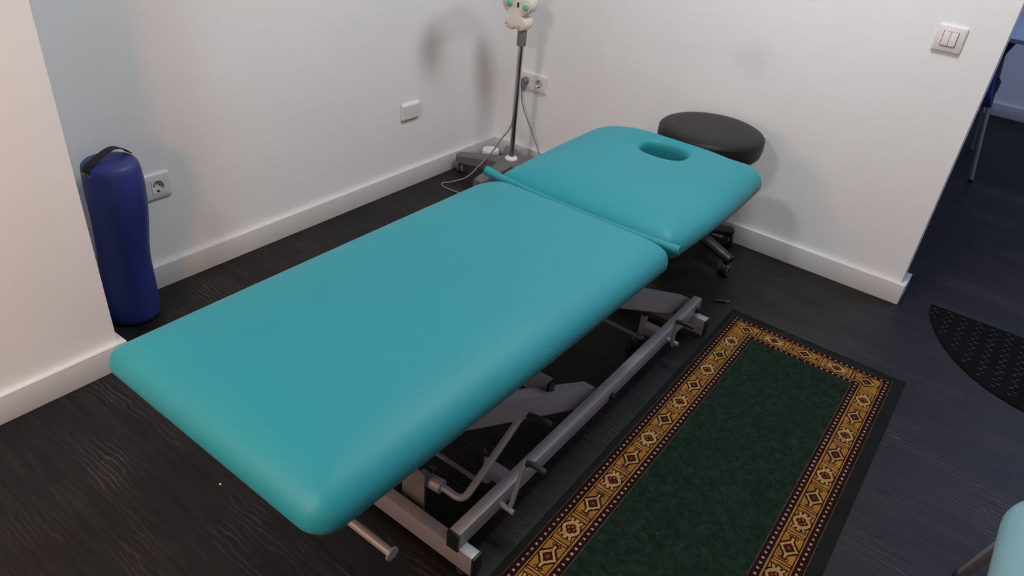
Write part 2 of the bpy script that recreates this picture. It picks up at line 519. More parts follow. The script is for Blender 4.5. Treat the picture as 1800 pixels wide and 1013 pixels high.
def bboard(name, lo, hi, bev=0.0012):
    bm = BM(); box(bm, lo, hi, bev); return struct(name, bm, M['trim'], 30)
bboard('baseboard_left', (0.0, YP, 0), (BBT, -BBT, BBH))
bboard('baseboard_back', (0.0, -BBT, 0), (XW + BBT, 0.0, BBH))
bboard('baseboard_doorway', (XW, 0.002, 0.002), (XW + BBT, 0.108, BBH - 0.001))
bboard('baseboard_pillar', (XP, YF, 0), (XP + BBT, YP + BBT, BBH))
bboard('baseboard_pillar_side', (BBT, YP, 0), (XP, YP + BBT, BBH - 0.0005))
bboard('baseboard_far', (0.0, YB - BBT, 0), (XR, YB, BBH))
bboard('baseboard_right', (XR - BBT, YF, 0), (XR, -0.02, BBH))

# unseen square ceiling panels, guessed to carry the room's light
def unseen_ceiling_lamp(x, y, size, watts, col, label):
    t = thing('ceiling_lamp', label, 'ceiling lamp', (x, y, CEIL), group='ceiling lamps')
    bm = BM(); s = size / 2
    for a, b in (((-s - .02, -s - .02), (s + .02, -s)), ((-s - .02, s), (s + .02, s + .02)), ((-s - .02, -s), (-s, s)), ((s, -s), (s + .02, s))):
        box(bm, (*a, -0.03), (*b, 0.0), 0.001)
    obj('frame', bm, M['plate'], t)
    bm = BM(); box(bm, (-s, -s, -0.012), (s, s, -0.004)); obj('diffuser', bm, emit_mat('lamp_diffuser', col, 3.0), t)
    ld = bpy.data.lights.new('lamp_light', 'AREA'); ld.shape = 'SQUARE'; ld.size = size * 0.95; ld.energy = watts; ld.color = col
    lo = bpy.data.objects.new('lamp_light', ld); COL.objects.link(lo); lo.parent = t; lo.location = (0, 0, -0.035)
    return t
lamp_labels = ['square warm ceiling panel light toward the front of the room', 'square cool white ceiling panel light above the green rug',
               'square blue ceiling panel light in the room beyond the doorway']
for a, lb in zip(LAMPS, lamp_labels):
    unseen_ceiling_lamp(*a, lb)

# globe lamp added unseen, left behind the camera, to warm foot end and floor
WARM = (1.0, 0.42, 0.18)
WX, WY, WZ = 1.15, -3.15, 1.05
t = thing('floor_lamp', 'warm globe floor lamp on a thin black pole at the front of the room', 'floor lamp', (WX, WY, 0))
bm = BM()
for_prof = [(0, 0), (.13, 0), (.135, .006), (.12, .018), (.02, .024), (.011, .03), (.011, WZ - .11), (.03, WZ - .105), (.032, WZ - .085), (0, WZ - .085)]
n_ = 28
rg_ = []
for r_, z_ in for_prof:
    rg_.append([bm.verts.new((r_ * math.cos(2 * math.pi * k / n_), r_ * math.sin(2 * math.pi * k / n_), z_)) for k in range(n_)] if r_ > 0 else [bm.verts.new((0, 0, z_))])
for A, B_ in zip(rg_, rg_[1:]):
    for k in range(n_):
        if len(A) == 1: bm.faces.new((A[0], B_[(k + 1) % n_], B_[k]))
        elif len(B_) == 1: bm.faces.new((A[k], A[(k + 1) % n_], B_[0]))
        else: bm.faces.new((A[k], A[(k + 1) % n_], B_[(k + 1) % n_], B_[k]))
obj('stand', bm, M['black'], t)
bm = BM(); bmesh.ops.create_uvsphere(bm, u_segments=28, v_segments=18, radius=.10, matrix=Matrix.Translation((0, 0, WZ)))
obj('globe', bm, emit_mat('warm_globe', WARM, 62.0), t, 60)

# ------------------------------------------------------------------ treatment table
TOP = 0.520
def pad_profile(h=0.085, k=1.0):
    """(inset, z below top) from the bottom edge up over the top"""
    return [(0.05, -h), (0.022, -h), (0.007, -h + .002), (0.001, -h + .010), (0.0, -h + .020), (.002, -h + .032), (.007, -h + .043),
            (.015, -h + .052), (.026, -h + .0605), (.040, -h + .0675), (.058, -h + .0735), (.080, -h + .078), (.108, -h + .0817), (.14, -h + .0842), (.17, -h + .085)]

def bow(bm, x0, y0, x1, y1, b, tilt=0.0):
    """stuffed sides swell a little; tilt raises the cushion along y"""
    for v in bm.verts:
        t_ = (v.co.y - (y0 + y1) / 2) / ((y1 - y0) / 2)
        s_ = (v.co.x - (x0 + x1) / 2) / ((x1 - x0) / 2)
        v.co.x += b * s_ * (1 - t_ * t_)
        v.co.z += tilt * (v.co.y - y0)

def pad_inner(bm, ring, centre_z):
    """close a rounded-rect ring with a smooth grid-like inner fill"""
    n = len(ring)
    c = Vector((0, 0, 0))
    for v in ring: c += v.co
    c /= n
    last = ring
    for s in (0.8, 0.6, 0.4, 0.2):
        new = [bm.verts.new((c.x + (v.co.x - c.x) * s, c.y + (v.co.y - c.y) * s, v.co.z + (centre_z - v.co.z) * (1 - s))) for v in ring]
        for k in range(n):
            bm.faces.new((last[k], last[(k + 1) % n], new[(k + 1) % n], new[k]))
        last = new
    bm.faces.new(last)

def cushion_bm(x0, y0, x1, y1, rads, top=TOP, h=0.085, b=0.0025, ky=1.0):
    bm = BM()
    rc = 1.0
    out = rrect(x0, y0, x1, y1, rads, 12, 14)
    # inset in corners must stay below the corner radius: scale the outline instead of offsetting it
    prof = pad_profile(h)
    cx, cy = (x0 + x1) / 2, (y0 + y1) / 2
    rings = []
    for ins, z in prof:
        rr = [max(r - ins, min(r, 0.012 + 0.25 * ins)) for r in rads]
        o2 = rrect(x0 + ins, y0 + ins, x1 - ins, y1 - ins * ky, rr, 12, 14)
        rings.append([bm.verts.new((p[0], p[1], top + z)) for p in o2])
    n = len(out)
    for A, B_ in zip(rings, rings[1:]):
        for k in range(n):
            bm.faces.new((A[k], A[(k + 1) % n], B_[(k + 1) % n], B_[k]))
    bm.faces.new(list(reversed(rings[0])))
    pad_inner(bm, rings[-1], top + 0.001 + 0.085 - h)
    bow(bm, x0, y0, x1, y1, b)
    bmesh.ops.recalc_face_normals(bm, faces=bm.faces)
    return bm

def head_cushion_bm(x0, y0, x1, y1, rads, hc, ha, hb, top=TOP, h=0.085, b=0.012, tilt=0.018):
    """cushion with an oval breathing hole, ring topology"""
    bm = BM()
    prof = pad_profile(h)
    rings = []
    for ins, z in prof:
        rr = [max(r - ins, min(r, 0.012 + 0.25 * ins)) for r in rads]
        insx = ins
        o2 = rrect(x0 + insx, y0 + insx, x1 - insx, y1 - min(insx, 0.07), rr, 12, 14)
        rings.append([(Vector((p[0], p[1], top + z))) for p in o2])
    n = len(rings[0])
    last = rings[-1]
    angs = [math.atan2((v.y - hc[1]) / hb, (v.x - hc[0]) / ha) for v in last]
    def oval(s, z, taper=0.0):
        o = []
        for a in angs:
            ca, sa = math.cos(a), math.sin(a)
            e = 2 / 2.35
            o.append(Vector((hc[0] + ha * s * math.copysign(abs(ca) ** e, ca) * (1 - taper * sa), hc[1] + hb * s * math.copysign(abs(sa) ** e, sa), z)))
        return o
    hole = [(1.22, -.0006), (1.13, -.0016), (1.06, -.0045), (1.01, -.010), (0.975, -.018), (0.965, -.03), (0.965, -.055), (0.97, -h + .006), (0.99, -h)]
    o_first = oval(1.35, top)
    mid = [[last[i].lerp(o_first[i], t) for i in range(n)] for t in (0.25, 0.5, 0.75)]
    seq = rings + mid + [o_first] + [oval(s, top + z) for s, z in hole]
    R_ = [[bm.verts.new(p) for p in rg] for rg in seq]
    for A, B_ in zip(R_, R_[1:]):
        for k in range(n):
            bm.faces.new((A[k], A[(k + 1) % n], B_[(k + 1) % n], B_[k]))
    A, B_ = R_[-1], R_[0]
    for k in range(n):
        bm.faces.new((A[k], A[(k + 1) % n], B_[(k + 1) % n], B_[k]))
    bow(bm, x0, y0, x1, y1, b, tilt)
    bmesh.ops.recalc_face_normals(bm, faces=bm.faces)
    return bm

PX0, PX1 = 0.857, 1.477          # cushion sides
YJ = -1.138                      # joint between the two cushions
tt = thing('treatment_table', 'long teal vinyl two-section treatment table with face hole on silver steel frame', 'treatment table', (1.19, -1.35, 0))
def tobj(name, bm, m, parent=None, smooth=40):
    for v in bm.verts: v.co = v.co - Vector((1.19, -1.35, 0))
    return obj(name, bm, m, parent or tt, smooth)
tobj('body_cushion', cushion_bm(PX0, -2.306, PX1, -1.150, (0.03, 0.05, 0.03, 0.10), h=0.0795, ky=0.45), M['teal'])
tobj('head_cushion', head_cushion_bm(PX0 + .004, -1.124, PX1 - .013, -0.447, (0.05, 0.05, 0.07, 0.14), (1.160, -0.612), 0.078, 0.062, h=0.08), M['teal'])
# rolled vinyl flap across the joint
bm = BM()
pts = [(PX0 - 0.016 + (PX1 + 0.026 - PX0) * t, YJ + .0015 * math.sin(t * 9), TOP - 0.032 + 0.018 * math.exp(-t * 6) + 0.006 * math.exp(-(1 - t) * 7) * 1.6) for t in [i / 30 for i in range(31)]]
tube(bm, pts, [0.0110 + 0.0030 * math.exp(-i / 4) for i in range(31)], 14)
tobj('vinyl_flap', bm, M['teal'])
# underside boards that carry the cushions
bm = BM(); box(bm, (PX0 + .05, -2.25, TOP - .105), (PX1 - .05, YJ - .03, TOP - .086), 0.002); tobj('under_board', bm, M['black'])
bm = BM(); box(bm, (PX0 + .05, YJ + .03, TOP - .105), (PX1 - .05, -.75, TOP - .086), 0.002); tobj('under_board', bm, M['black'])

def sx(y):           # the steel base stands very slightly turned under the cushions
    return 0.0165 * (-y - 1.33)
CX = 1.195
def base_pt(x, y, z): return (x + sx(y), y, z)
XRR = 1.437          # rail centre x
# cross tubes on the floor
for yc in (-1.931, -0.738):
    bm = BM(); beam(bm, base_pt(2 * CX - 1.497, yc, 0.045), base_pt(1.487 + (0 if yc < -1 else .006), yc, 0.045), 0.028, 0.058, 0.0015)
    c = tobj('cross_tube', bm, M['silver'])
    for xe, s in ((1.487 + (0 if yc < -1 else .006), 1), (2 * CX - 1.497, -1)):
        bm = BM(); beam(bm, base_pt(xe, yc, 0.044), base_pt(xe + 0.006 * s, yc, 0.044), 0.031, 0.062, 0.002)
        tobj('end_cap', bm, M['black'])
        bm = BM(); lathe(bm, [(0, 0), (.016, 0), (.017, .004), (.013, .012), (.006, .014), (.006, .02), (0, .02)], 20, Matrix.Translation(base_pt(xe - .030 * s, yc, 0)))
        tobj('levelling_foot', bm, M['rubber'])
# long rails lying on the cross tubes
for xr in (XRR, 2 * CX - XRR):
    bm = BM(); beam(bm, base_pt(xr, -1.946, 0.0985), base_pt(xr, -0.708, 0.0985), 0.028, 0.047, 0.0018)
    rl = tobj('side_rail', bm, M['silver'])
    bm = BM(); beam(bm, base_pt(xr, -1.953, 0.0975), base_pt(xr, -1.946, 0.0975), 0.031, 0.050, 0.002)
    tobj('end_cap', bm, M['black'])
    s = 1 if xr > CX else -1
    for yb in (-1.30, -0.742):
        bm = BM(); lathe(bm, [(0, 0), (.0085, 0), (.0105, .003), (.0105, .008), (.007, .012), (0, .013)], 18, align(base_pt(xr + .0135 * s, yb, 0.094 if yb > -1 else 0.088), (s, 0, 0)))
        tobj('bolt_cap', bm, M['black'])
# lift arms rising toward the foot end (pairs) and top frame
for xa in (1.392, 2 * CX - 1.392):
    for y0 in (-1.325, -0.715):
        bm = BM(); beam(bm, (xa + sx(y0) - .004, y0, 0.072), (xa + sx(y0) - .004, y0 - 0.60, 0.398), 0.040, 0.060, 0.0025, up=(0, 0, 1))
        tobj('lift_arm', bm, M['silver'])
for xa in (1.345, 2 * CX - 1.345):
    bm = BM(); beam(bm, (xa, -2.17, 0.382), (xa, -0.80, 0.382), 0.03, 0.04, 0.002); tobj('top_rail', bm, M['silver'])
for yc in (-1.92, -1.31, -0.86):
    bm = BM(); beam(bm, (2 * CX - 1.33, yc, 0.382), (1.33, yc, 0.382), 0.03, 0.036, 0.002); tobj('top_cross_tube', bm, M['silver'])
# short cross piece with black cap lying over the near arm
bm = BM(); beam(bm, (2 * CX - 1.392, -1.538, 0.229), (1.392, -1.538, 0.229), 0.028, 0.046, 0.0018); tobj('arm_cross_tube', bm, M['silver'])
for a, b in ((1.391, 1.398), (2 * CX - 1.391, 2 * CX - 1.398)):
    bm = BM(); beam(bm, (a, -1.538, 0.228), (b, -1.538, 0.228), 0.031, 0.05, 0.002); tobj('end_cap', bm, M['black'])
# round bar with flange sticking out at the foot end
bm = BM(); tube(bm, [(0.93, -2.138, 0.25), (1.455, -2.138, 0.25)], 0.0085, 16); tobj('roll_bar', bm, M['silver'])
bm = BM(); lathe(bm, [(0, 0), (.0135, 0), (.0145, .001), (.0145, .004), (.012, .0052), (.006, .0046), (0, .0046)], 24, align((1.455, -2.138, 0.25), (1, 0, 0))); tobj('bar_flange', bm, M['silver'])
for xx in (1.0, 1.32):
    bm = BM(); beam(bm, (xx, -2.138, 0.25), (xx, -2.138, 0.372), 0.012, 0.03, 0.001)
    tobj('bar_bracket', bm, M['silver'])
# foot pedal: pivot sleeve, bent rod, rubber grip
bm = BM(); tube(bm, [(1.286, -1.878, 0.122), (1.345, -1.872, 0.122)], [0.0165, 0.0165], 18); tobj('pedal_sleeve', bm, M['silver'])
bm = BM()
tube(bm, smooth_path([(1.335, -1.873, 0.122), (1.362, -1.870, 0.120), (1.385, -1.868, 0.117), (1.399, -1.858, 0.119), (1.402, -1.838, 0.130), (1.402, -1.77, 0.170), (1.402, -1.70, 0.211), (1.402, -1.669, 0.229), (1.408, -1.659, 0.235), (1.425, -1.655, 0.236)], 6), 0.0085, 14)
tobj('pedal_lever', bm, M['silver'])
bm = BM()
gp = [(1.413, -1.657, 0.236), (1.416, -1.657, 0.236), (1.44, -1.653, 0.236), (1.468, -1.648, 0.236), (1.474, -1.647, 0.236)]
tube(bm, gp, [0.0085, 0.0095, 0.0095, 0.0090, 0.005], 16, flat=0.9); tobj('pedal_grip', bm, M['rubber'])
bm = BM(); box(bm, (1.246, -1.902, 0.03), (1.318, -1.897, 0.165), 0.001); box(bm, (1.246, -1.902, 0.03), (1.251, -1.85, 0.165), 0.001); tobj('pedal_bracket', bm, M['silver_d'])
bm = BM(); lathe(bm, [(0, 0), (.010, 0), (.010, .008), (0, .009)], 16, align((1.305, -1.862, 0.137), (0, 0.4, 1))); tobj('bolt_cap', bm, M['black'])
bm = BM(); tube(bm, [(0.99, -1.876, 0.122), (1.288, -1.878, 0.122)], 0.008, 12); tobj('pedal_axle', bm, M['silver_d'])
# castor lifting axles with small outer levers
for sgn, yl, yc in ((1, -1.800, -1.742), (-1, -0.955, -0.962)):
    x0 = 1.452 + sx(yl)
    bm = BM(); tube(bm, [(2 * CX - 1.40, yl + .03 * sgn, 0.075), (1.36, yl + .03 * sgn, 0.075)], 0.0065, 12); tobj('castor_axle', bm, M['silver_d'])
    bm = BM(); tube(bm, [(x0 - .004, yl, 0.092), (x0 + .036, yl, 0.090)], 0.0065, 14); tobj('lever_stub', bm, M['silver'])
    if sgn > 0:
        lp = [(x0 + .020, yl, .086), (x0 + .022, yl + .006, .098), (x0 + .022, yl + .044, .192), (x0 + .026, yl + .048, .201), (x0 + .034, yl + .049, .204)]
        gp = [(x0 + .025, yl + .047, .198), (x0 + .030, yl + .049, .203), (x0 + .045, yl + .052, .204), (x0 + .066, yl + .055, .199), (x0 + .070, yl + .056, .198)]
    else:
        lp = [(x0 + .018, yl, .078), (x0 + .018, yl - .002, .09), (x0 + .018, yl - .012, .165), (x0 + .022, yl - .013, .174), (x0 + .03, yl - .012, .176)]
        gp = [(x0 + .021, yl - .013, .172), (x0 + .026, yl - .012, .176), (x0 + .045, yl - .008, .176), (x0 + .068, yl - .002, .172), (x0 + .072, yl - .001, .171)]
    bm = BM(); tube(bm, smooth_path(lp, 5), 0.0062, 12); tobj('castor_lever', bm, M['silver'])
    bm = BM(); tube(bm, smooth_path(gp, 4), [0.006] + [0.0075] * 15 + [0.0045], 14); tobj('lever_grip', bm, M['rubber'])
    xc = 1.366 + sx(yc)
    bm = BM(); tube(bm, [(xc, yc, 0.055), (xc, yc, 0.150)], 0.0105, 16)
    beam(bm, (xc, yc + .004, 0.098), (1.425 + sx(yc), yc + .004, 0.098), 0.03, 0.03, 0.001)
    tobj('castor_stem', bm, M['silver'])
    bm = BM(); tube(bm, [(xc, yc, 0.148), (xc, yc, 0.158), (xc, yc, .162)], [0.0125, 0.0125, 0.009], 16); tobj('stem_cap', bm, M['black'])
    bm = BM()
    box(bm, (xc - .020, yc - .03, .022), (xc + .020, yc + .014, .058), .004)
    tobj('castor_fork', bm, M['black'])
    bm = BM()
    for dx in (-.017, .017):
        lathe(bm, [(0, -.007), (.020, -.007), (.0225, -.004), (.0225, .004), (.020, .007), (0, .007)], 22, align((xc + dx, yc - .02, .0245), (1, 0, 0)))
    tobj('castor_wheel', bm, M['rubber'])

# ------------------------------------------------------------------ second table at the picture's lower right
t2 = thing('treatment_table', 'pale teal treatment table on splayed grey legs, corner at the lower right edge', 'treatment table', (2.60, -2.2, 0))
bm = cushion_bm(2.300 - 2.6, -3.1 + 2.2, 2.90 - 2.6, -1.395 + 2.2, (0.06, 0.06, 0.12, 0.12), 0.515)
obj('cushion', bm, M['teal_b'], t2)
bm = BM(); box(bm, (2.34 - 2.6, -3.05 + 2.2, .405), (2.86 - 2.6, -1.45 + 2.2, .4295), .002); obj('under_board', bm, M['black'], t2)
for a, b in (((2.350, -1.436, .415), (2.350, -1.190, 0.010)), ((2.85, -1.436, .415), (2.857, -1.195, 0.010)), ((2.35, -3.04, .415), (2.3435, -3.28, .01)), ((2.85, -3.04, .415), (2.857, -3.28, .01))):
    o_ = Vector((2.6, -2.2, 0))
    bm = BM(); beam(bm, Vector(a) - o_, Vector(b) - o_, 0.018, 0.018, 0.002, up=(0, 1, 0)); lg = obj('leg', bm, M['silver_d'], t2)
    bm = BM(); lathe(bm, [(0, 0), (.016, 0), (.016, .012), (.013, .016), (0, .016)], 16, Matrix.Translation(Vector((b[0], b[1], 0)) - o_)); obj('foot', bm, M['rubber'], lg)

# ------------------------------------------------------------------ blue bolster
t = thing('bolster', 'tall royal blue vinyl bolster roll standing against the left wall', 'bolster', (0.099, -1.905, 0))
bm = BM()
n = 40
HB = 0.528
prof = [(0.0, 0.0), (0.045, 0.0), (0.064, 0.003), (0.071, 0.010), (0.0735, 0.022)]
for k in range(1, 15):
    z = 0.022 + (HB - 0.05) * k / 15
    prof.append((0.0735 + 0.0022 * math.sin(z * 17), z))
prof += [(0.0735, HB - .026), (0.0715, HB - .014), (0.066, HB - .006), (0.055, HB - .0015), (0.03, HB + .0015), (0.0, HB + .002)]
lathe(bm, prof, n)
for v in bm.verts:
    z = v.co.z
    s = z / HB
    a = math.atan2(v.co.y, v.co.x)
    r = math.hypot(v.co.x, v.co.y)
    wob = 1 + 0.03 * math.sin(2 * a + z * 14) * math.sin(math.pi * s) + 0.02 * noise.noise(Vector((math.cos(a) * 2, math.sin(a) * 2, z * 9)))
    if s > .97: wob = 1
    v.co.x = r * math.cos(a) * wob + 0.034 * s + 0.012 * math.sin(s * 6.28) * -1
    v.co.y = r * math.sin(a) * wob + 0.008 * s
obj('roll', bm, M['blue'], t, 60)
tc_ = Vector((0.034, 0.008, HB))
d = Vector((-0.20, 0.98, 0)).normalized()
hp = [tc_ - d * .0715 + Vector((0, 0, -.022)), tc_ - d * .069 + Vector((0, 0, -.010)), tc_ - d * .060 + Vector((0, 0, .000)), tc_ - d * .040 + Vector((0, 0, .008)), tc_ - d * .01 + Vector((0, 0, .019)), tc_ + d * .018 + Vector((0, 0, .024)), tc_ + d * .042 + Vector((0, 0, .017)), tc_ + d * .058 + Vector((0, 0, .004)), tc_ + d * .066 + Vector((0, 0, -.004))]
bm = BM()
path = smooth_path(hp, 6)
side = Vector((d.y, -d.x, 0))
rings = []
for i, p in enumerate(path):
    tg = (path[min(i + 1, len(path) - 1)] - path[max(i - 1, 0)]).normalized()
    nn = side.cross(tg).normalized()
    rings.append([bm.verts.new(p + side * a + nn * b) for a, b in ((-.0125, 0), (.0125, 0), (.0125, .002), (-.0125, .002))])
for A, B_ in zip(rings, rings[1:]):
    for k in range(4): bm.faces.new((A[k], A[(k + 1) % 4], B_[(k + 1) % 4], B_[k]))
bm.faces.new(rings[0]); bm.faces.new(rings[-1])
bmesh.ops.recalc_face_normals(bm, faces=bm.faces)
obj('carry_strap', bm, M['strap'], t, 30)
bm = BM()
for k in range(26):
    p = tc_ - d * (.0725 + random.uniform(-.001, .002)) + side * random.uniform(-.015, .015) + Vector((0, 0, -.020 + random.uniform(-.004, .004)))
    q = p + Vector((random.uniform(-.004, .004), random.uniform(-.004, .004), random.uniform(-.004, .003)))
    tube(bm, [p, q], 0.0012, 5)
obj('frayed_stitching', bm, M['frayed'], t)

# ------------------------------------------------------------------ stool
SX, SY, SZ = 1.166, -0.238, 0.517
t = thing('rolling_stool', 'black round padded rolling stool behind the head of the teal table', 'stool', (SX, SY, 0))
bm = BM()
lathe(bm, [(0, SZ - .088), (.165, SZ - .088), (.178, SZ - .084), (.187, SZ - .074), (.191, SZ - .055), (.192, SZ - .035), (.190, SZ - .020), (.184, SZ - .010), (.172, SZ - .004), (.14, SZ - .001), (.08, SZ), (0, SZ)], 72)
st = obj('seat', bm, M['black_vinyl'], t, 60)
bm = BM()
pts = [(0.1895 * math.cos(a), 0.1895 * math.sin(a), SZ - .0185) for a in [2 * math.pi * k / 72 for k in range(72)]]
tube(bm, pts, 0.0016, 6, closed=True); obj('piping', bm, M['black_vinyl'], st)
bm = BM(); lathe(bm, [(0, .10), (.026, .10), (.026, .25), (.024, .255), (.014, .256), (.014, SZ - .095), (.06, SZ - .094), (.07, SZ - .088), (0, SZ - .088)], 28); obj('gas_column', bm, M['black'], t)
bm = BM(); lathe(bm, [(0, .075), (.040, .075), (.042, .08), (.038, .118), (.028, .125), (0, .125)], 28); obj('hub', bm, M['black'], t)

def caster(parent, x, y, rot, zt, r=0.0245, m1='rubber', m2='silver_d', w=0.02, ring=True):
    c, s = math.cos(rot), math.sin(rot)
    mt = Matrix.Translation((x, y, 0)) @ Matrix.Rotation(rot, 4, 'Z')
    bm = BM()
    tube(bm, [mt @ Vector((0, 0, r + .012)), mt @ Vector((0, 0, zt))], 0.006, 10)
    lathe(bm, [(0, -.004), (r * .86, -.004), (r * .86, .004), (0, .004)], 20, mt @ align((-.010, 0, r), (0, 1, 0)))
    box(bm, (-.024, -.005, r + .004), (.009, .005, r + .02), .003, mt)
    o = obj('caster', bm, M['black'], parent)
    for dy in (-1, 1):
        bm = BM(); lathe(bm, [(0, -.006), (r - .003, -.006), (r, -.003), (r, .003), (r - .003, .006), (0, .006)], 24, mt @ align((-.010, dy * .012, r), (0, 1, 0)))
        if ring:
            lathe(bm, [(r * .62, .0062), (r * .80, .0062), (r * .80, .0075), (r * .62, .0075)], 24, mt @ align((-.010, dy * .012, r), (0, dy, 0)), mi=1)
        obj('wheel', bm, [M[m1], M[m2]], o)
    return o

for k in range(5):
    a = R(-14 + 72 * k)
    dv = Vector((math.cos(a), math.sin(a), 0))
    bm = BM()
    L_ = 0.205
    path = [dv * .02 + Vector((0, 0, .10)), dv * .10 + Vector((0, 0, .092)), dv * .17 + Vector((0, 0, .076)), dv * (L_ + .012) + Vector((0, 0, .066))]
    tube(bm, smooth_path(path, 4), [.026] * 5 + [.0235] * 4 + [.021] * 3 + [.017], 10, flat=0.85)
    obj('leg', bm, M['black'], t, 50)
    caster(t, dv.x * L_, dv.y * L_, a + R(100 if k == 0 else 60), .06, 0.027)

# ------------------------------------------------------------------ wall switch and outlets
def wall_frame(origin, normal):
    """local x to the viewer's right, local y up, local z out of the wall"""
    n_ = Vector(normal); up = Vector((0, 0, 1)); xr = up.cross(n_)
    return Matrix(((xr.x, up.x, n_.x, origin[0]), (xr.y, up.y, n_.y, origin[1]), (xr.z, up.z, n_.z, origin[2]), (0, 0, 0, 1)))

def plate_bm(w, h, mtx, d=0.009, holes=(), s=0.041):
    """cover plate; each hole is a square opening of side s centred at x"""
    bm = BM()
    if not holes:
        extrude_outline(bm, rrect(-w / 2, -h / 2, w / 2, h / 2, (.006,) * 4, 5, 2), [(0, 0), (0, d * .55), (.0015, d * .85), (.0045, d)], mtx)
        return bm
    out = rrect(-w / 2, -h / 2, w / 2, h / 2, (.006,) * 4, 5, 9)
    rings = extrude_outline(bm, out, [(0, 0), (0, d * .55), (.0015, d * .85), (.0045, d)], mtx, cap=False)
    inner = []
    for hx in holes:
        r = [bm.verts.new(mtx @ Vector(p)) for p in ((hx - s / 2, -s / 2, d), (hx + s / 2, -s / 2, d), (hx + s / 2, s / 2, d), (hx - s / 2, s / 2, d))]
        r2 = [bm.verts.new(mtx @ Vector(p)) for p in ((hx - s / 2, -s / 2, .001), (hx + s / 2, -s / 2, .001), (hx + s / 2, s / 2, .001), (hx - s / 2, s / 2, .001))]
        for k in range(4): bm.faces.new((r[k], r[(k + 1) % 4], r2[(k + 1) % 4], r2[k]))
        inner += [bm.edges.get((r[k], r[(k + 1) % 4])) for k in range(4)]
    top = rings[-1]
    es = [bm.edges.get((top[k], top[(k + 1) % len(top)])) for k in range(len(top))]
    bmesh.ops.triangle_fill(bm, use_beauty=True, use_dissolve=False, edges=es + inner)
    bmesh.ops.recalc_face_normals(bm, faces=bm.faces)
    return bm

def socket(parent, mtx, s=0.041, m='plate'):
    """square insert with a round well, two pin holes and earth clips"""
    n = 40
    s -= .0008
    bm = BM()
    sq = []
    for k in range(n):
        a = 2 * math.pi * k / n
        c, s_ = math.cos(a), math.sin(a)
        f = (s / 2) / max(abs(c), abs(s_))
        sq.append(Vector((c * f, s_ * f, 0.0105)))
    rw = s * 0.45
    def ring(r, z): return [Vector((r * math.cos(2 * math.pi * k / n), r * math.sin(2 * math.pi * k / n), z)) for k in range(n)]
    seq = [[Vector((p.x, p.y, .002)) for p in sq], sq, ring(rw, .0105), ring(rw * .95, .0012)]
    rg = [[bm.verts.new(mtx @ p) for p in r_] for r_ in seq]
    for A, B_ in zip(rg, rg[1:]):
        for k in range(n): bm.faces.new((A[k], A[(k + 1) % n], B_[(k + 1) % n], B_[k]))
    bm.faces.new(rg[-1])
    bmesh.ops.recalc_face_normals(bm, faces=bm.faces)
    for f in bm.faces: f.normal_flip() if (mtx.to_3x3() @ Vector((0, 0, 1))).dot(f.normal) < -.5 else None
    o = obj('socket_insert', bm, M[m], parent, 30)
    for sx_ in (-1, 1):
        bm = BM()
        lathe(bm, [(0, .0013), (.0026, .0013), (.0026, .0017), (0, .0017)], 12, mtx @ Matrix.Translation((sx_ * .0088, 0, 0)))
        obj('pin_hole', bm, M['hole'], o)
    for sy_ in (-1, 1):
        bm = BM()
        y0 = sy_ * rw - (.0040 if sy_ > 0 else 0)
        box(bm, (-.0045, y0, .0014), (.0045, y0 + .0040, .0098), .0005, mtx)
        obj('earth_clip', bm, M['hole'], o)
    return o

def rot2(a): return Matrix.Rotation(a, 4, 'Z')

# the plates have no empties' rotation: meshes are built in world space around the plate centre
def wall_thing(name, label, cat, origin, normal):
    t = thing(name, label, cat, origin)
    return t, wall_frame((0, 0, 0), normal)

t, mt = wall_thing('light_switch', 'white square two-rocker light switch on the back wall by the doorway', 'light switch', (1.768, 0.0, 0.926), (0, -1, 0))
obj('cover_plate', plate_bm(0.086, 0.080, mt), M['plate_w'], t, 30)
for k, x in enumerate((-.0105, .0105)):
    bm = BM(); box(bm, (x - .0100, -.021, .006), (x + .0100, .021, .0118), .0012, mt @ Matrix.Rotation(R(-3), 4, 'X')); obj('rocker', bm, M['plate_w'], t, 30)
bm = BM(); extrude_outline(bm, rrect(-.0225, -.0225, .0225, .0225, (.001,) * 4, 2, 2), [(0, .0088), (0, .0093)], mt); obj('rocker_surround', bm, M['ink'], t, 30)

t, mt = wall_thing('power_outlet', 'single white power outlet on the left wall beside the blue bolster', 'power outlet', (0.0, -1.714, 0.345), (1, 0, 0))
obj('cover_plate', plate_bm(0.086, 0.082, mt, holes=(0,), s=.043), M['plate'], t, 30)
socket(t, mt, .043)

t, mt = wall_thing('power_outlet', 'double white power outlet on the back wall near the corner, one side plugged', 'power outlet', (0.1995, 0.0, 0.392), (0, -1, 0))
obj('cover_plate', plate_bm(0.152, 0.080, mt, holes=(-.036, .036), s=.040), M['plate_w'], t, 30)
socket(t, mt @ Matrix.Translation((-.036, 0, 0)), .040, 'plate_w'); socket(t, mt @ Matrix.Translation((.036, 0, 0)), .040, 'plate_w')

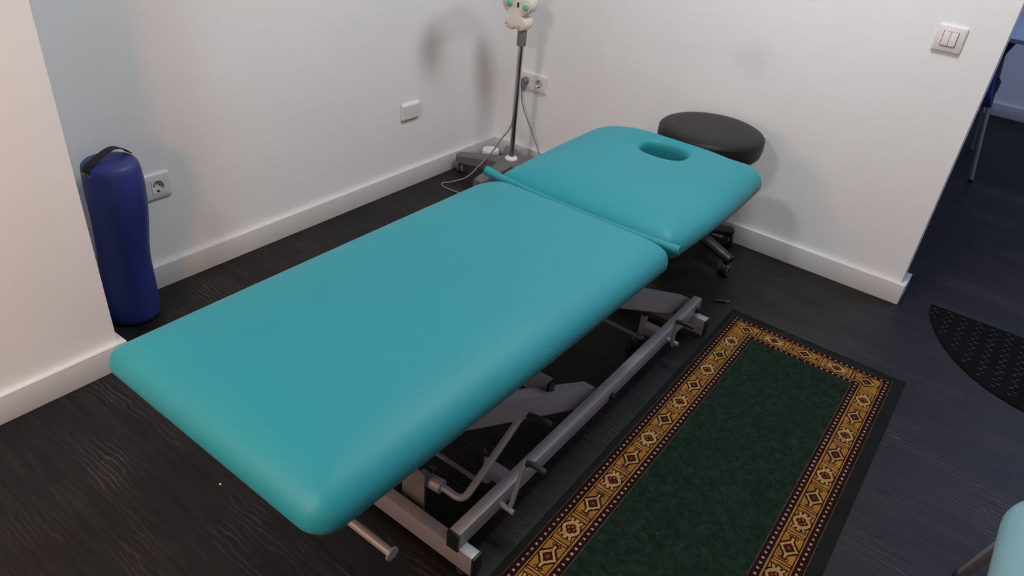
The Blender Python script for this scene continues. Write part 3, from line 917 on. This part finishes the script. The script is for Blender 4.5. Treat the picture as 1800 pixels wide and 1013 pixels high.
t, mt = wall_thing('junction_box', 'small blank white surface box alone on the left wall', 'wall box', (0.0, -0.600, 0.339), (1, 0, 0))
bm = BM()
w, h = 0.050, 0.036
a_ = [bm.verts.new(mt @ Vector(p)) for p in ((-w, -h, 0), (w, -h, 0), (w, h, 0), (-w, h, 0))]
b_ = [bm.verts.new(mt @ Vector(p)) for p in ((-w + .001, -h + .002, .014), (w - .001, -h + .002, .014), (w - .001, h - .010, .016), (-w + .001, h - .010, .016))]
for k in range(4): bm.faces.new((a_[k], a_[(k + 1) % 4], b_[(k + 1) % 4], b_[k]))
bm.faces.new(b_); bm.faces.new(list(reversed(a_)))
bmesh.ops.recalc_face_normals(bm, faces=bm.faces)
bmesh.ops.bevel(bm, geom=list(bm.edges), offset=.0018, segments=2, affect='EDGES')
obj('cover', bm, M['plate'], t, 30)
bm = BM(); box(bm, (-w + .004, -h - .0015, 0.0), (w - .004, -h + .0005, .010), .0004, mt); obj('cable_slot', bm, M['grey_mid'], t, 30)

# ------------------------------------------------------------------ therapy device on a stand, in the corner
DX, DY = 0.285, -0.240
t = thing('therapy_device', 'cream therapy device with green knobs on a chrome pole and grey star base', 'therapy device', (DX, DY, 0))
bm = BM(); tube(bm, [(0, 0, .098), (0, 0, .64)], 0.0125, 24); obj('pole', bm, M['chrome'], t)
bm = BM(); lathe(bm, [(0, .108), (.027, .108), (.029, .111), (.028, .117), (.022, .122), (.015, .124), (0, .124)], 28); obj('pole_ring', bm, M['plate'], t)
bm = BM(); lathe(bm, [(0, .612), (.0185, .612), (.0195, .616), (.0195, .672), (0, .672)], 24); obj('pole_collar', bm, M['grey_mid'], t)
bm = BM(); lathe(bm, [(0, .06), (.055, .06), (.060, .065), (.056, .100), (.045, .109), (0, .111)], 30); obj('hub', bm, M['grey_pl'], t)
for k in range(5):
    a = R(201 + 72 * k)
    dv = Vector((math.cos(a), math.sin(a), 0)); sd = Vector((-dv.y, dv.x, 0))
    L_ = 0.255 if k in (0, 1) else 0.215
    secs = [(0.01, .042, .110, .052), (.07, .036, .107, .054), (.15, .029, .100, .054), (L_ - .02, .024, .092, .052), (L_, .020, .088, .052)]
    bm = BM(); rg = []
    for s_, hw, zt, zb in secs:
        c_ = dv * s_
        rg.append([bm.verts.new(c_ + sd * u + Vector((0, 0, z))) for u, z in ((-hw, zb), (hw, zb), (hw, zt - .008), (hw * .72, zt), (-hw * .72, zt), (-hw, zt - .008))])
    for A, B_ in zip(rg, rg[1:]):
        for j in range(6): bm.faces.new((A[j], A[(j + 1) % 6], B_[(j + 1) % 6], B_[j]))
    bm.faces.new(rg[0]); bm.faces.new(rg[-1])
    bmesh.ops.recalc_face_normals(bm, faces=bm.faces)
    obj('leg', bm, M['grey_pl'], t, 25)
    caster(t, dv.x * (L_ - .018), dv.y * (L_ - .018), a + R(70), .062, 0.0245, 'grey_mid', 'grey_mid', ring=False)
# control head: butterfly-shaped housing
hb = Matrix.Translation((-.023, 0.0, 0.743)) @ Matrix.Rotation(R(8), 4, 'Z')
fr = hb @ Matrix(((1, 0, 0, 0), (0, 0, -1, 0), (0, 1, 0, 0), (0, 0, 0, 1))) @ Matrix.Diagonal((1.04, 1.0, 0.78, 1))     # local z -> -y (out of the face), local y -> up
circ = [(-.022, .035, .046), (.022, .035, .046), (-.022, -.044, .029), (.022, -.044, .029), (0, -.012, .024), (0, .06, .035)]
outl = []
NN = 96
for k in range(NN):
    a = 2 * math.pi * k / NN
    c, s_ = math.cos(a), math.sin(a)
    best = 0.0
    o0 = Vector((0, -.022))
    for (cx_, cy_, r_) in circ:
        ox, oy = o0.x - cx_, o0.y - cy_
        b_ = ox * c + oy * s_; q_ = ox * ox + oy * oy - r_ * r_
        disc = b_ * b_ - q_
        if disc >= 0: best = max(best, -b_ + math.sqrt(disc))
    outl.append([o0.x + c * best, o0.y + s_ * best])
for _ in range(2):
    outl = [[(outl[i - 1][j] + 2 * outl[i][j] + outl[(i + 1) % NN][j]) / 4 for j in (0, 1)] for i in range(NN)]
cen = (0, -.01)
bm = BM(); rings = []
for s_, z in ((.80, -.042), (.92, -.040), (.985, -.030), (1.0, -.012), (1.0, .010), (.985, .026), (.945, .035), (.88, .0395), (.6, .0405), (.3, .041)):
    rings.append([bm.verts.new(fr @ Vector((cen[0] + (p[0] - cen[0]) * s_, cen[1] + (p[1] - cen[1]) * s_, z))) for p in outl])
for A, B_ in zip(rings, rings[1:]):
    for j in range(NN): bm.faces.new((A[j], A[(j + 1) % NN], B_[(j + 1) % NN], B_[j]))
bm.faces.new(list(reversed(rings[0]))); bm.faces.new(rings[-1])
bmesh.ops.recalc_face_normals(bm, faces=bm.faces)
hd = obj('control_head', bm, M['cream'], t, 60)
for kx, kz in ((-.030, .031), (.042, .026)):
    bm = BM(); lathe(bm, [(0, .040), (.0130, .040), (.0132, .043), (.0122, .049), (.010, .051), (0, .0515)], 28, fr @ Matrix.Translation((kx, kz, 0))); kn = obj('knob', bm, M['mint'], hd)
    bm = BM()
    for j in range(9):
        a = R(-30 + j * 30)
        box(bm, (-.0026, -.0006, 0), (.0026, .0006, .0005), 0, fr @ Matrix.Translation((kx + .0225 * math.cos(a), kz + .0225 * math.sin(a), .0402)))
    obj('dial_mark', bm, M['ink'], hd, 0)
bm = BM(); box(bm, (.0035, .020, .0395), (.0125, .040, .0425), .0008, fr); obj('display_window', bm, M['green_lcd'], hd)
for (tx, tz, w_) in ((-.032, .006, .013), (.030, -.0015, .022), (.050, .0055, .011), (-.036, -.048, .018), (.020, -.052, .017), (.021, -.058, .011)):
    bm = BM()
    for j in range(int(w_ / .0032)):
        box(bm, (-.001, -.0011, 0), (.001, .0011 - .0006 * (j % 2), .0004), 0, fr @ Matrix.Translation((tx - w_ / 2 + j * .0032, tz, .0402)))
    obj('printed_lettering', bm, M['ink'], hd, 0)
# unseen arm and funnel, guessed to shape the shadow on the left wall
bm = BM(); tube(bm, smooth_path([(0, 0.01, .80), (0, 0.0, .88), (0, -.05, .95), (0, -.13, 1.0), (0, -.22, 1.0), (0, -.28, .975)], 6), 0.009, 14); obj('gooseneck', bm, M['grey_mid'], t)
bm = BM(); lathe(bm, [(.0, .0), (.02, .0), (.030, .02), (.046, .06), (.052, .10), (.049, .10), (.043, .06), (.026, .025), (0, .02)], 30, align((0, -.27, .985), (0, -.5, -.85))); obj('applicator_funnel', bm, M['cream'], t)
# mains cord with plug
pm = wall_frame((0.1635 - DX, 0.0 - DY, 0.392), (0, -1, 0))
bm = BM()
lathe(bm, [(0, -.002), (.0165, -.002), (.0172, .004), (.0172, .026), (.014, .032), (0, .033)], 24, pm)
pc = pm @ Vector((0, -.002, .022))
tube(bm, [pc, pc + Vector((0, -.004, -.012)), pc + Vector((0, -.006, -.028)), pc + Vector((0, -.005, -.042))], [.014, .0125, .009, .0065], 12)
off = Vector((DX, DY, 0))
cord_pts = [(.1635, -.032, .36), (.164, -.032, .33), (.172, -.032, .29), (.200, -.034, .24), (.235, -.036, .19), (.262, -.040, .15), (.30, -.05, .10), (.36, -.09, .03), (.42, -.16, .0045), (.46, -.28, .0045), (.44, -.42, .0045), (.36, -.50, .0045), (.225, -.508, .0045), (.13, -.512, .0045), (.098, -.487, .0045), (.117, -.455, .006), (.165, -.40, .03), (.195, -.345, .085), (.225, -.31, .14), (.255, -.28, .21), (.275, -.262, .25), (.288, -.258, .30), (.292, -.257, .42), (.290, -.256, .55), (.288, -.245, .63)]
bmc = BM(); tube(bmc, [p - off for p in smooth_path(cord_pts, 8)], 0.0032, 10)
cd = obj('power_cord', bmc, M['cord'], t)
obj('plug', bm, M['grey_mid'], cd)

# white roll behind the stand
bm = BM(); lathe(bm, [(0, 0), (.036, 0), (.039, .003), (.040, .02), (.040, .058), (.038, .062), (.024, .063), (.022, .060), (0, .058)], 36)
o = obj('tape_roll', bm, M['white']); o.location = (.078, -.125, 0)
tag(o, 'white round tape roll on the floor in the corner behind the grey base', 'tape roll')

# ------------------------------------------------------------------ rug
def rug():
    t = thing('rug', 'dark green runner rug with gold and maroon patterned border beside the table', 'rug', (1.80, -1.30, 0))
    W_, LN = 0.531, 1.95
    BW = 0.1035
    u0 = 1.512; y0 = -0.536
    def place(u, v):           # u across from the left border edge, v down from the top edge
        return (u0 + u + 0.021 * v - 1.80, y0 - v + 1.30 + 0.002 * math.sin(v * 5))
    cell = 0.00148
    nu = round(W_ / cell); nb = round(BW / cell)
    nv = round(1.50 / cell)
    cu = W_ / nu
    C = dict(thin=(112, 98, 74), navy=(30, 17, 22), dark=(44, 14, 20), dot=(190, 168, 132), tan=(176, 128, 64), mar=(58, 16, 14), gold=(190, 128, 52),
             olive=(172, 124, 48), cream=(198, 164, 104), pink=(192, 142, 104), red=(146, 56, 26), amber=(188, 96, 34))
    C = {k: np.array([x * 0.52 for x in lin(v)]) for k, v in C.items()}
    rng = np.random.default_rng(3)
    def motif(U, V, kind, out):
        """U along the band from the tile centre (mm), V across (mm)"""
        aU, aV = np.abs(U), np.abs(V)
        gold = (np.sin(U * .11 + 1.3) * np.sign(V + .01) > 0)
        out[...] = np.where(gold[..., None], C['gold'], C['olive'])
        if kind == 0:      # diamond with drawn-out points
            q = (aU / 27) ** .95 + (aV / 23.0) ** .95
            spike = (aV < 3.2) & (aU < 35)
            oc = (q < 1.0) | spike
            om = ((aU / 35) ** .85 + (aV / 30) ** .85 < 1.08) | ((aV < 6.5) & (aU < 39)) | ((np.hypot(aU - 38, aV - 6) < 5.5) & (np.hypot(aU - 38, aV - 6) > 3))
            out[om] = C['mar']; out[oc] = C['cream']
            q2 = aU / 17 + aV / 14.5
            out[q2 < 1.05] = C['mar']; out[(q2 < .55) & (q2 > .36)] = C['red'] * .7; out[q2 < .16] = C['cream']
        else:              # four-lobed flower in a stepped cream star
            q = (aU / 26) ** 1.5 + (aV / 22) ** 1.5
            sp = ((aV < 4.0) & (aU < 33)) | ((np.abs(aV - aU * .45) < 3) & (aU < 31))
            om = (((aU / 30.5) ** 1.5 + (aV / 27) ** 1.5) < 1) | ((aV < 7.5) & (aU < 36.5)) | ((np.abs(aV - aU * .45) < 6) & (aU < 34.5))
            out[om] = C['mar']; out[(q < 1) | sp] = C['cream']
            for du, dv in ((7.6, 0), (-7.6, 0), (0, 7.2), (0, -7.2)):
                out[np.hypot(U - du, V - dv) < 7.6] = C['mar']
            for i_, (du, dv) in enumerate(((7.6, 0), (-7.6, 0), (0, 7.2), (0, -7.2))):
                out[np.hypot(U - du, V - dv) < 3.4] = C['amber'] if i_ % 2 else C['red'] * 1.3
    def colour(u, v):
        """u, v in metres from the outer border corner; the right side mirrored"""
        sh = u.shape
        out = np.zeros(sh + (3,)); out[...] = C['navy']
        ur = np.minimum(u, W_ - u)
        side = ur < BW
        s = np.where(side & (ur <= v), ur, v)               # distance from the outer edge
        along = np.where(side & (ur <= v), v, ur)
        s = np.minimum(ur, v); 
        lng = ur < v                                        # long-side cells
        a = np.where(lng, v, u)                             # coordinate along the band
        mm = s * 1000
        out[mm < 26] = C['dark']
        for cs, sgn in ((13.5, 1), (91.0, 1)):
            ac = np.where(lng, v, ur) * 1000
            ph = (ac - cs) / 18.0
            dd = (ph - np.round(ph)) * 18.0
            ok = (mm < 26) if cs < 50 else (mm > 80)
            rr_ = np.hypot(dd, mm - cs)
            out[ok & (rr_ < 3.5)] = C['dot']
            out[ok & (np.abs(np.abs(dd) - 9) < 1.6) & (np.abs(mm - cs) > 3.2) & (np.abs(mm - cs) < 6)] = C['mar'] * 1.5
        out[mm > 80] = np.where((out[mm > 80] == C['navy']).all(axis=-1)[:, None], C['dark'], out[mm > 80])
        # gold band
        band = (mm >= 26) & (mm <= 80)
        out[band] = C['mar']
        out[(mm > 23.5) & (mm < 27.2)] = C['tan']; out[(mm > 77.0) & (mm < 80.6)] = C['tan']
        core = (mm > 29.5) & (mm < 74.5)
        V = (mm - 52.0)
        # long sides: bars at .109 + k * .0991
        t_ = (v - .109) / .0991; k_ = np.floor(t_).astype(int); Ul = (t_ - k_ - .5) * 99.1
        ts = np.empty_like(u); 
        cor = core & ~(((v > .109) & lng) | (~lng & (ur > .109)))
        m1 = core & lng & (v > .109)
        for kd in (0, 1):
            msk = m1 & (k_ % 2 == (1 - kd))
            tmp = np.zeros((msk.sum(), 3)); motif(Ul[msk], V[msk], kd, tmp); out[msk] = tmp
        dbar = np.abs(np.abs(Ul) - 49.55)
        mk = m1 & (dbar < 5.2); out[mk] = C['mar']; mk = m1 & (dbar < 2.0) & (np.abs(V) < 20.5); out[mk] = C['pink']
        bars = [.109, .2135, .3175, .422]
        for j in range(3):
            c_ = (bars[j] + bars[j + 1]) / 2; w2 = (bars[j + 1] - bars[j]) / 2
            msk = core & ~lng & (u > bars[j]) & (u <= bars[j + 1])
            tmp = np.zeros((msk.sum(), 3)); motif((u[msk] - c_) * 1000 * .97, V[msk], 1 if j % 2 == 0 else 0, tmp); out[msk] = tmp
        for b_ in bars:
            db = np.abs(u - b_) * 1000
            mk = core & ~lng & (db < 5.6); out[mk] = C['mar']; mk = core & ~lng & (db < 2.1) & (np.abs(V) < 20.5); out[mk] = C['pink']
        mk = core & lng & (np.abs(v - .109) < .0052); out[mk] = C['mar']; mk = core & lng & (np.abs(v - .109) < .002); out[mk] = C['pink']
        # corners
        cu_, cv_ = (ur * 1000 - 66), (v * 1000 - 58)
        msk = cor & (np.abs(v * 1000 - 109) > 5.2) & (np.abs(ur * 1000 - 109) > 5.6)
        tmp = np.zeros((msk.sum(), 3)); motif(cu_[msk], cv_[msk], 0, tmp); out[msk] = tmp
        out[mm < 2.0] = C['thin']; out[mm > 101.4] = C['thin']
        return out
    def strip(name, ru, rv):
        us = ru; vs2 = rv
        nu_, nv_ = len(us) - 1, len(vs2) - 1
        U, V = np.meshgrid(us, vs2, indexing='ij')
        sh = 0.021
        co = np.zeros((len(us) * len(vs2), 3))
        co[:, 0] = (u0 + U + sh * V - 1.80).ravel(); co[:, 1] = (y0 - V + 1.30).ravel(); co[:, 2] = 0.0062
        i, j = np.meshgrid(np.arange(nu_), np.arange(nv_), indexing='ij')
        a = (i * (nv_ + 1) + j).ravel()
        q = np.stack([a, a + 1, a + nv_ + 2, a + nv_ + 1], 1)
        me = bpy.data.meshes.new(name)
        me.vertices.add(len(co)); me.vertices.foreach_set('co', co.ravel().astype(np.float32))
        me.loops.add(q.size); me.loops.foreach_set('vertex_index', q.ravel().astype(np.int32))
        me.polygons.add(len(q)); me.polygons.foreach_set('loop_start', (np.arange(len(q)) * 4).astype(np.int32))
        me.update(calc_edges=True)
        uc = (U[:-1, :-1] + U[1:, 1:]) / 2; vc = (V[:-1, :-1] + V[1:, 1:]) / 2
        c = colour(uc, vc)
        c = c * (1 + 0.24 * rng.standard_normal(c.shape[:2])[..., None]).clip(.55, 1.5)
        at = me.attributes.new('yarn', 'FLOAT_COLOR', 'FACE')
        buf = np.ones((len(q), 4), np.float32); buf[:, :3] = c.reshape(-1, 3)
        at.data.foreach_set('color', buf.ravel())
        me.materials.append(M['rug'])
        return me
    def lk(me, nm):
        o = bpy.data.objects.new(nm, me); COL.objects.link(o); o.parent = t
        return o
    us = np.linspace(0, BW, nb + 1)
    vs_all = np.arange(0, 1.5, cell)
    m1 = strip('border', us, vs_all)
    m2 = strip('border', np.linspace(W_ - BW, W_, nb + 1), vs_all)
    m3 = strip('border', np.linspace(BW, W_ - BW, round((W_ - 2 * BW) / cell) + 1), np.linspace(0, BW, nb + 1))
    # one border object: join the three meshes
    bmj = BM()
    for m_ in (m1, m2, m3): bmj.from_mesh(m_)
    me = bpy.data.meshes.new('patterned_border'); bmj.to_mesh(me); bmj.free()
    me.materials.append(M['rug'])
    lk(me, 'patterned_border')
    for m_ in (m1, m2, m3): bpy.data.meshes.remove(m_)
    bm = BM()
    a = [place(BW, BW), place(W_ - BW, BW), place(W_ - BW, 1.5), place(BW, 1.5)]
    N1, N2 = 24, 60
    g = [[bm.verts.new((a[0][0] + (a[1][0] - a[0][0]) * i / N1 + (a[3][0] - a[0][0]) * j / N2, a[0][1] + (a[3][1] - a[0][1]) * j / N2, 0.0058)) for j in range(N2 + 1)] for i in range(N1 + 1)]
    for i in range(N1):
        for j in range(N2): bm.faces.new((g[i][j], g[i][j + 1], g[i + 1][j + 1], g[i + 1][j]))
    bmesh.ops.recalc_face_normals(bm, faces=bm.faces)
    obj('green_field', bm, M['rug_green'], t, 0)
    bm = BM()
    p = [place(-.020, 1.54), place(W_ + .034, 1.54), place(W_ + .034, -.034), place(-.020, -.034)]
    extrude_outline(bm, [Vector(q) for q in p], [(0, 0), (0, .0035), (.003, .0048)])
    obj('plain_margin', bm, M['rug_rim'], t, 30)
rug()

# ------------------------------------------------------------------ half-round doormat
t = thing('doormat', 'black half-round rubber doormat with small nubs on the floor by the doorway', 'doormat', (2.50, 0.08, 0))
MR, MD = 0.462, 0.475
def mat_y(x):     # depth of the curved edge at x
    return -MD * (max(0.0, 1 - abs(x / MR) ** 2.3)) ** 0.62
pts = []
for k in range(49):
    a = math.pi + math.pi * k / 48
    x = MR * math.cos(a); pts.append((x, mat_y(x) if abs(x) < MR * .9999 else 0.0))
bm = BM(); extrude_outline(bm, pts, [(0, 0), (0, .004), (.003, .006)]); obj('mat_base', bm, M['mat'], t, 30)
bm = BM()
row = 0
y = -.022
nubs = []
i_ = 0
for ix in range(-9, 10):
    x = ix * .049
    for iy in range(0, 22):
        yy = -.022 - iy * .021 - (0.010 if ix % 2 else 0)
        if yy > mat_y(x) * .95 + .01 and yy > mat_y(x) + .015:
            lathe(bm, [(.0085, .0058), (.0065, .0078), (0, .0084)], 6, Matrix.Translation((x + (.006 if iy % 2 else -.006), yy, 0)) @ Matrix.Diagonal((1.0, .42, 1, 1)))
o = obj('raised_nubs', bm, M['mat_nub'], t, 30); o['kind'] = 'stuff'

# ------------------------------------------------------------------ small things on the floor
t = thing('floor_clip', 'small black plastic clip lying on the floor above the rug corner', 'clip', (1.437, -0.485, 0), R(-50))
bm = BM(); box(bm, (-.006, -.024, 0), (.006, .016, .009), .003); obj('clip_body', bm, M['black'], t)
bm = BM(); tube(bm, smooth_path([(0, .014, .004), (.004, .024, .004), (-.004, .034, .004)], 4), .0022, 8); obj('clip_tongue', bm, M['grey_pl'], t)
bm = BM(); lathe(bm, [(0, 0), (.0022, .0004), (.0026, .002), (.0012, .0036), (0, .004)], 10)
o = obj('crumb', bm, M['crumb']); o.location = (.876, -2.135, 0)
tag(o, 'tiny white crumb on the dark floor beside the table foot', 'crumb')

# ------------------------------------------------------------------ the room beyond: chair and desk
t = thing('office_chair', 'navy blue fabric chair with thin metal legs beyond the doorway', 'chair', (1.66, 1.72, 0))
def P3(x, y, z): return (x - 1.66, y - 1.72, z)
for a, b in (((1.933, 1.577, .012), (1.868, 1.56, .40)), ((1.39, 1.577, .012), (1.45, 1.56, .40)), ((1.76, 1.98, .012), (1.74, 1.93, .40)), ((1.42, 1.98, .012), (1.45, 1.93, .40))):
    bm = BM(); tube(bm, [P3(*a), P3(*b)], .0095, 12); lg = obj('leg', bm, M['silver'], t)
    bm = BM(); lathe(bm, [(0, 0), (.012, 0), (.012, .016), (0, .018)], 14, Matrix.Translation(P3(a[0], a[1], 0))); obj('leg_tip', bm, M['rubber'], lg)
bm = BM(); extrude_outline(bm, rrect(1.42 - 1.66, 1.53 - 1.72, 1.86 - 1.66, 1.97 - 1.72, (.04,) * 4, 6, 3), [(.01, .385), (0, .395), (0, .44), (.012, .455)]); obj('seat', bm, M['navy'], t, 50)
bm = BM()
bk = [(-.225, .40), (.222, .40), (.205, .47), (.186, .555), (.180, .61), (.165, .64), (.135, .652), (-.14, .652), (-.17, .64), (-.185, .61), (-.19, .555)]
extrude_outline(bm, bk, [(.008, -.016), (0, -.010), (0, .010), (.008, .016)], Matrix.Translation((0, 1.51 - 1.72, 0)) @ Matrix(((1, 0, 0, 0), (0, 0, -1, 0), (0, 1, 0, 0), (0, 0, 0, 1)))); obj('backrest', bm, M['navy'], t, 50)

t = thing('trestle_table', 'blue-grey topped trestle table in the room beyond the doorway', 'table', (2.3, 2.15, 0))
bm = BM(); box(bm, (1.797 - 2.3, 1.638 - 2.15, .685), (.70, .50, .705), .003); obj('table_top', bm, M['desk'], t)
for sg in (1, -1):
    gx = -.44
    q = [(-.60, .30), (-.52, .30), (-.515, .42), (-.505, .49), (-.46, .605), (-.425, .684), (-.60, .684)]
    q = [(x * sg if sg > 0 else -x - .0, z) for x, z in q]
    if sg < 0: q = [(x + .15, z) for x, z in reversed(q)]
    bm = BM(); extrude_outline(bm, q, [(0, -.01), (0, .01)], Matrix.Translation((0, .03, 0)) @ Matrix(((1, 0, 0, 0), (0, 0, -1, 0), (0, 1, 0, 0), (0, 0, 0, 1)))); obj('side_gusset', bm, M['desk_d'], t, 0)
    for ly in (0.0, .42):
        x0 = -.451 if sg > 0 else .60; x1 = -.55 if sg > 0 else .70
        bm = BM(); tube(bm, [(x0, ly, .0), (x1, ly, .684)], .011, 12); obj('leg', bm, M['silver_d'], t)
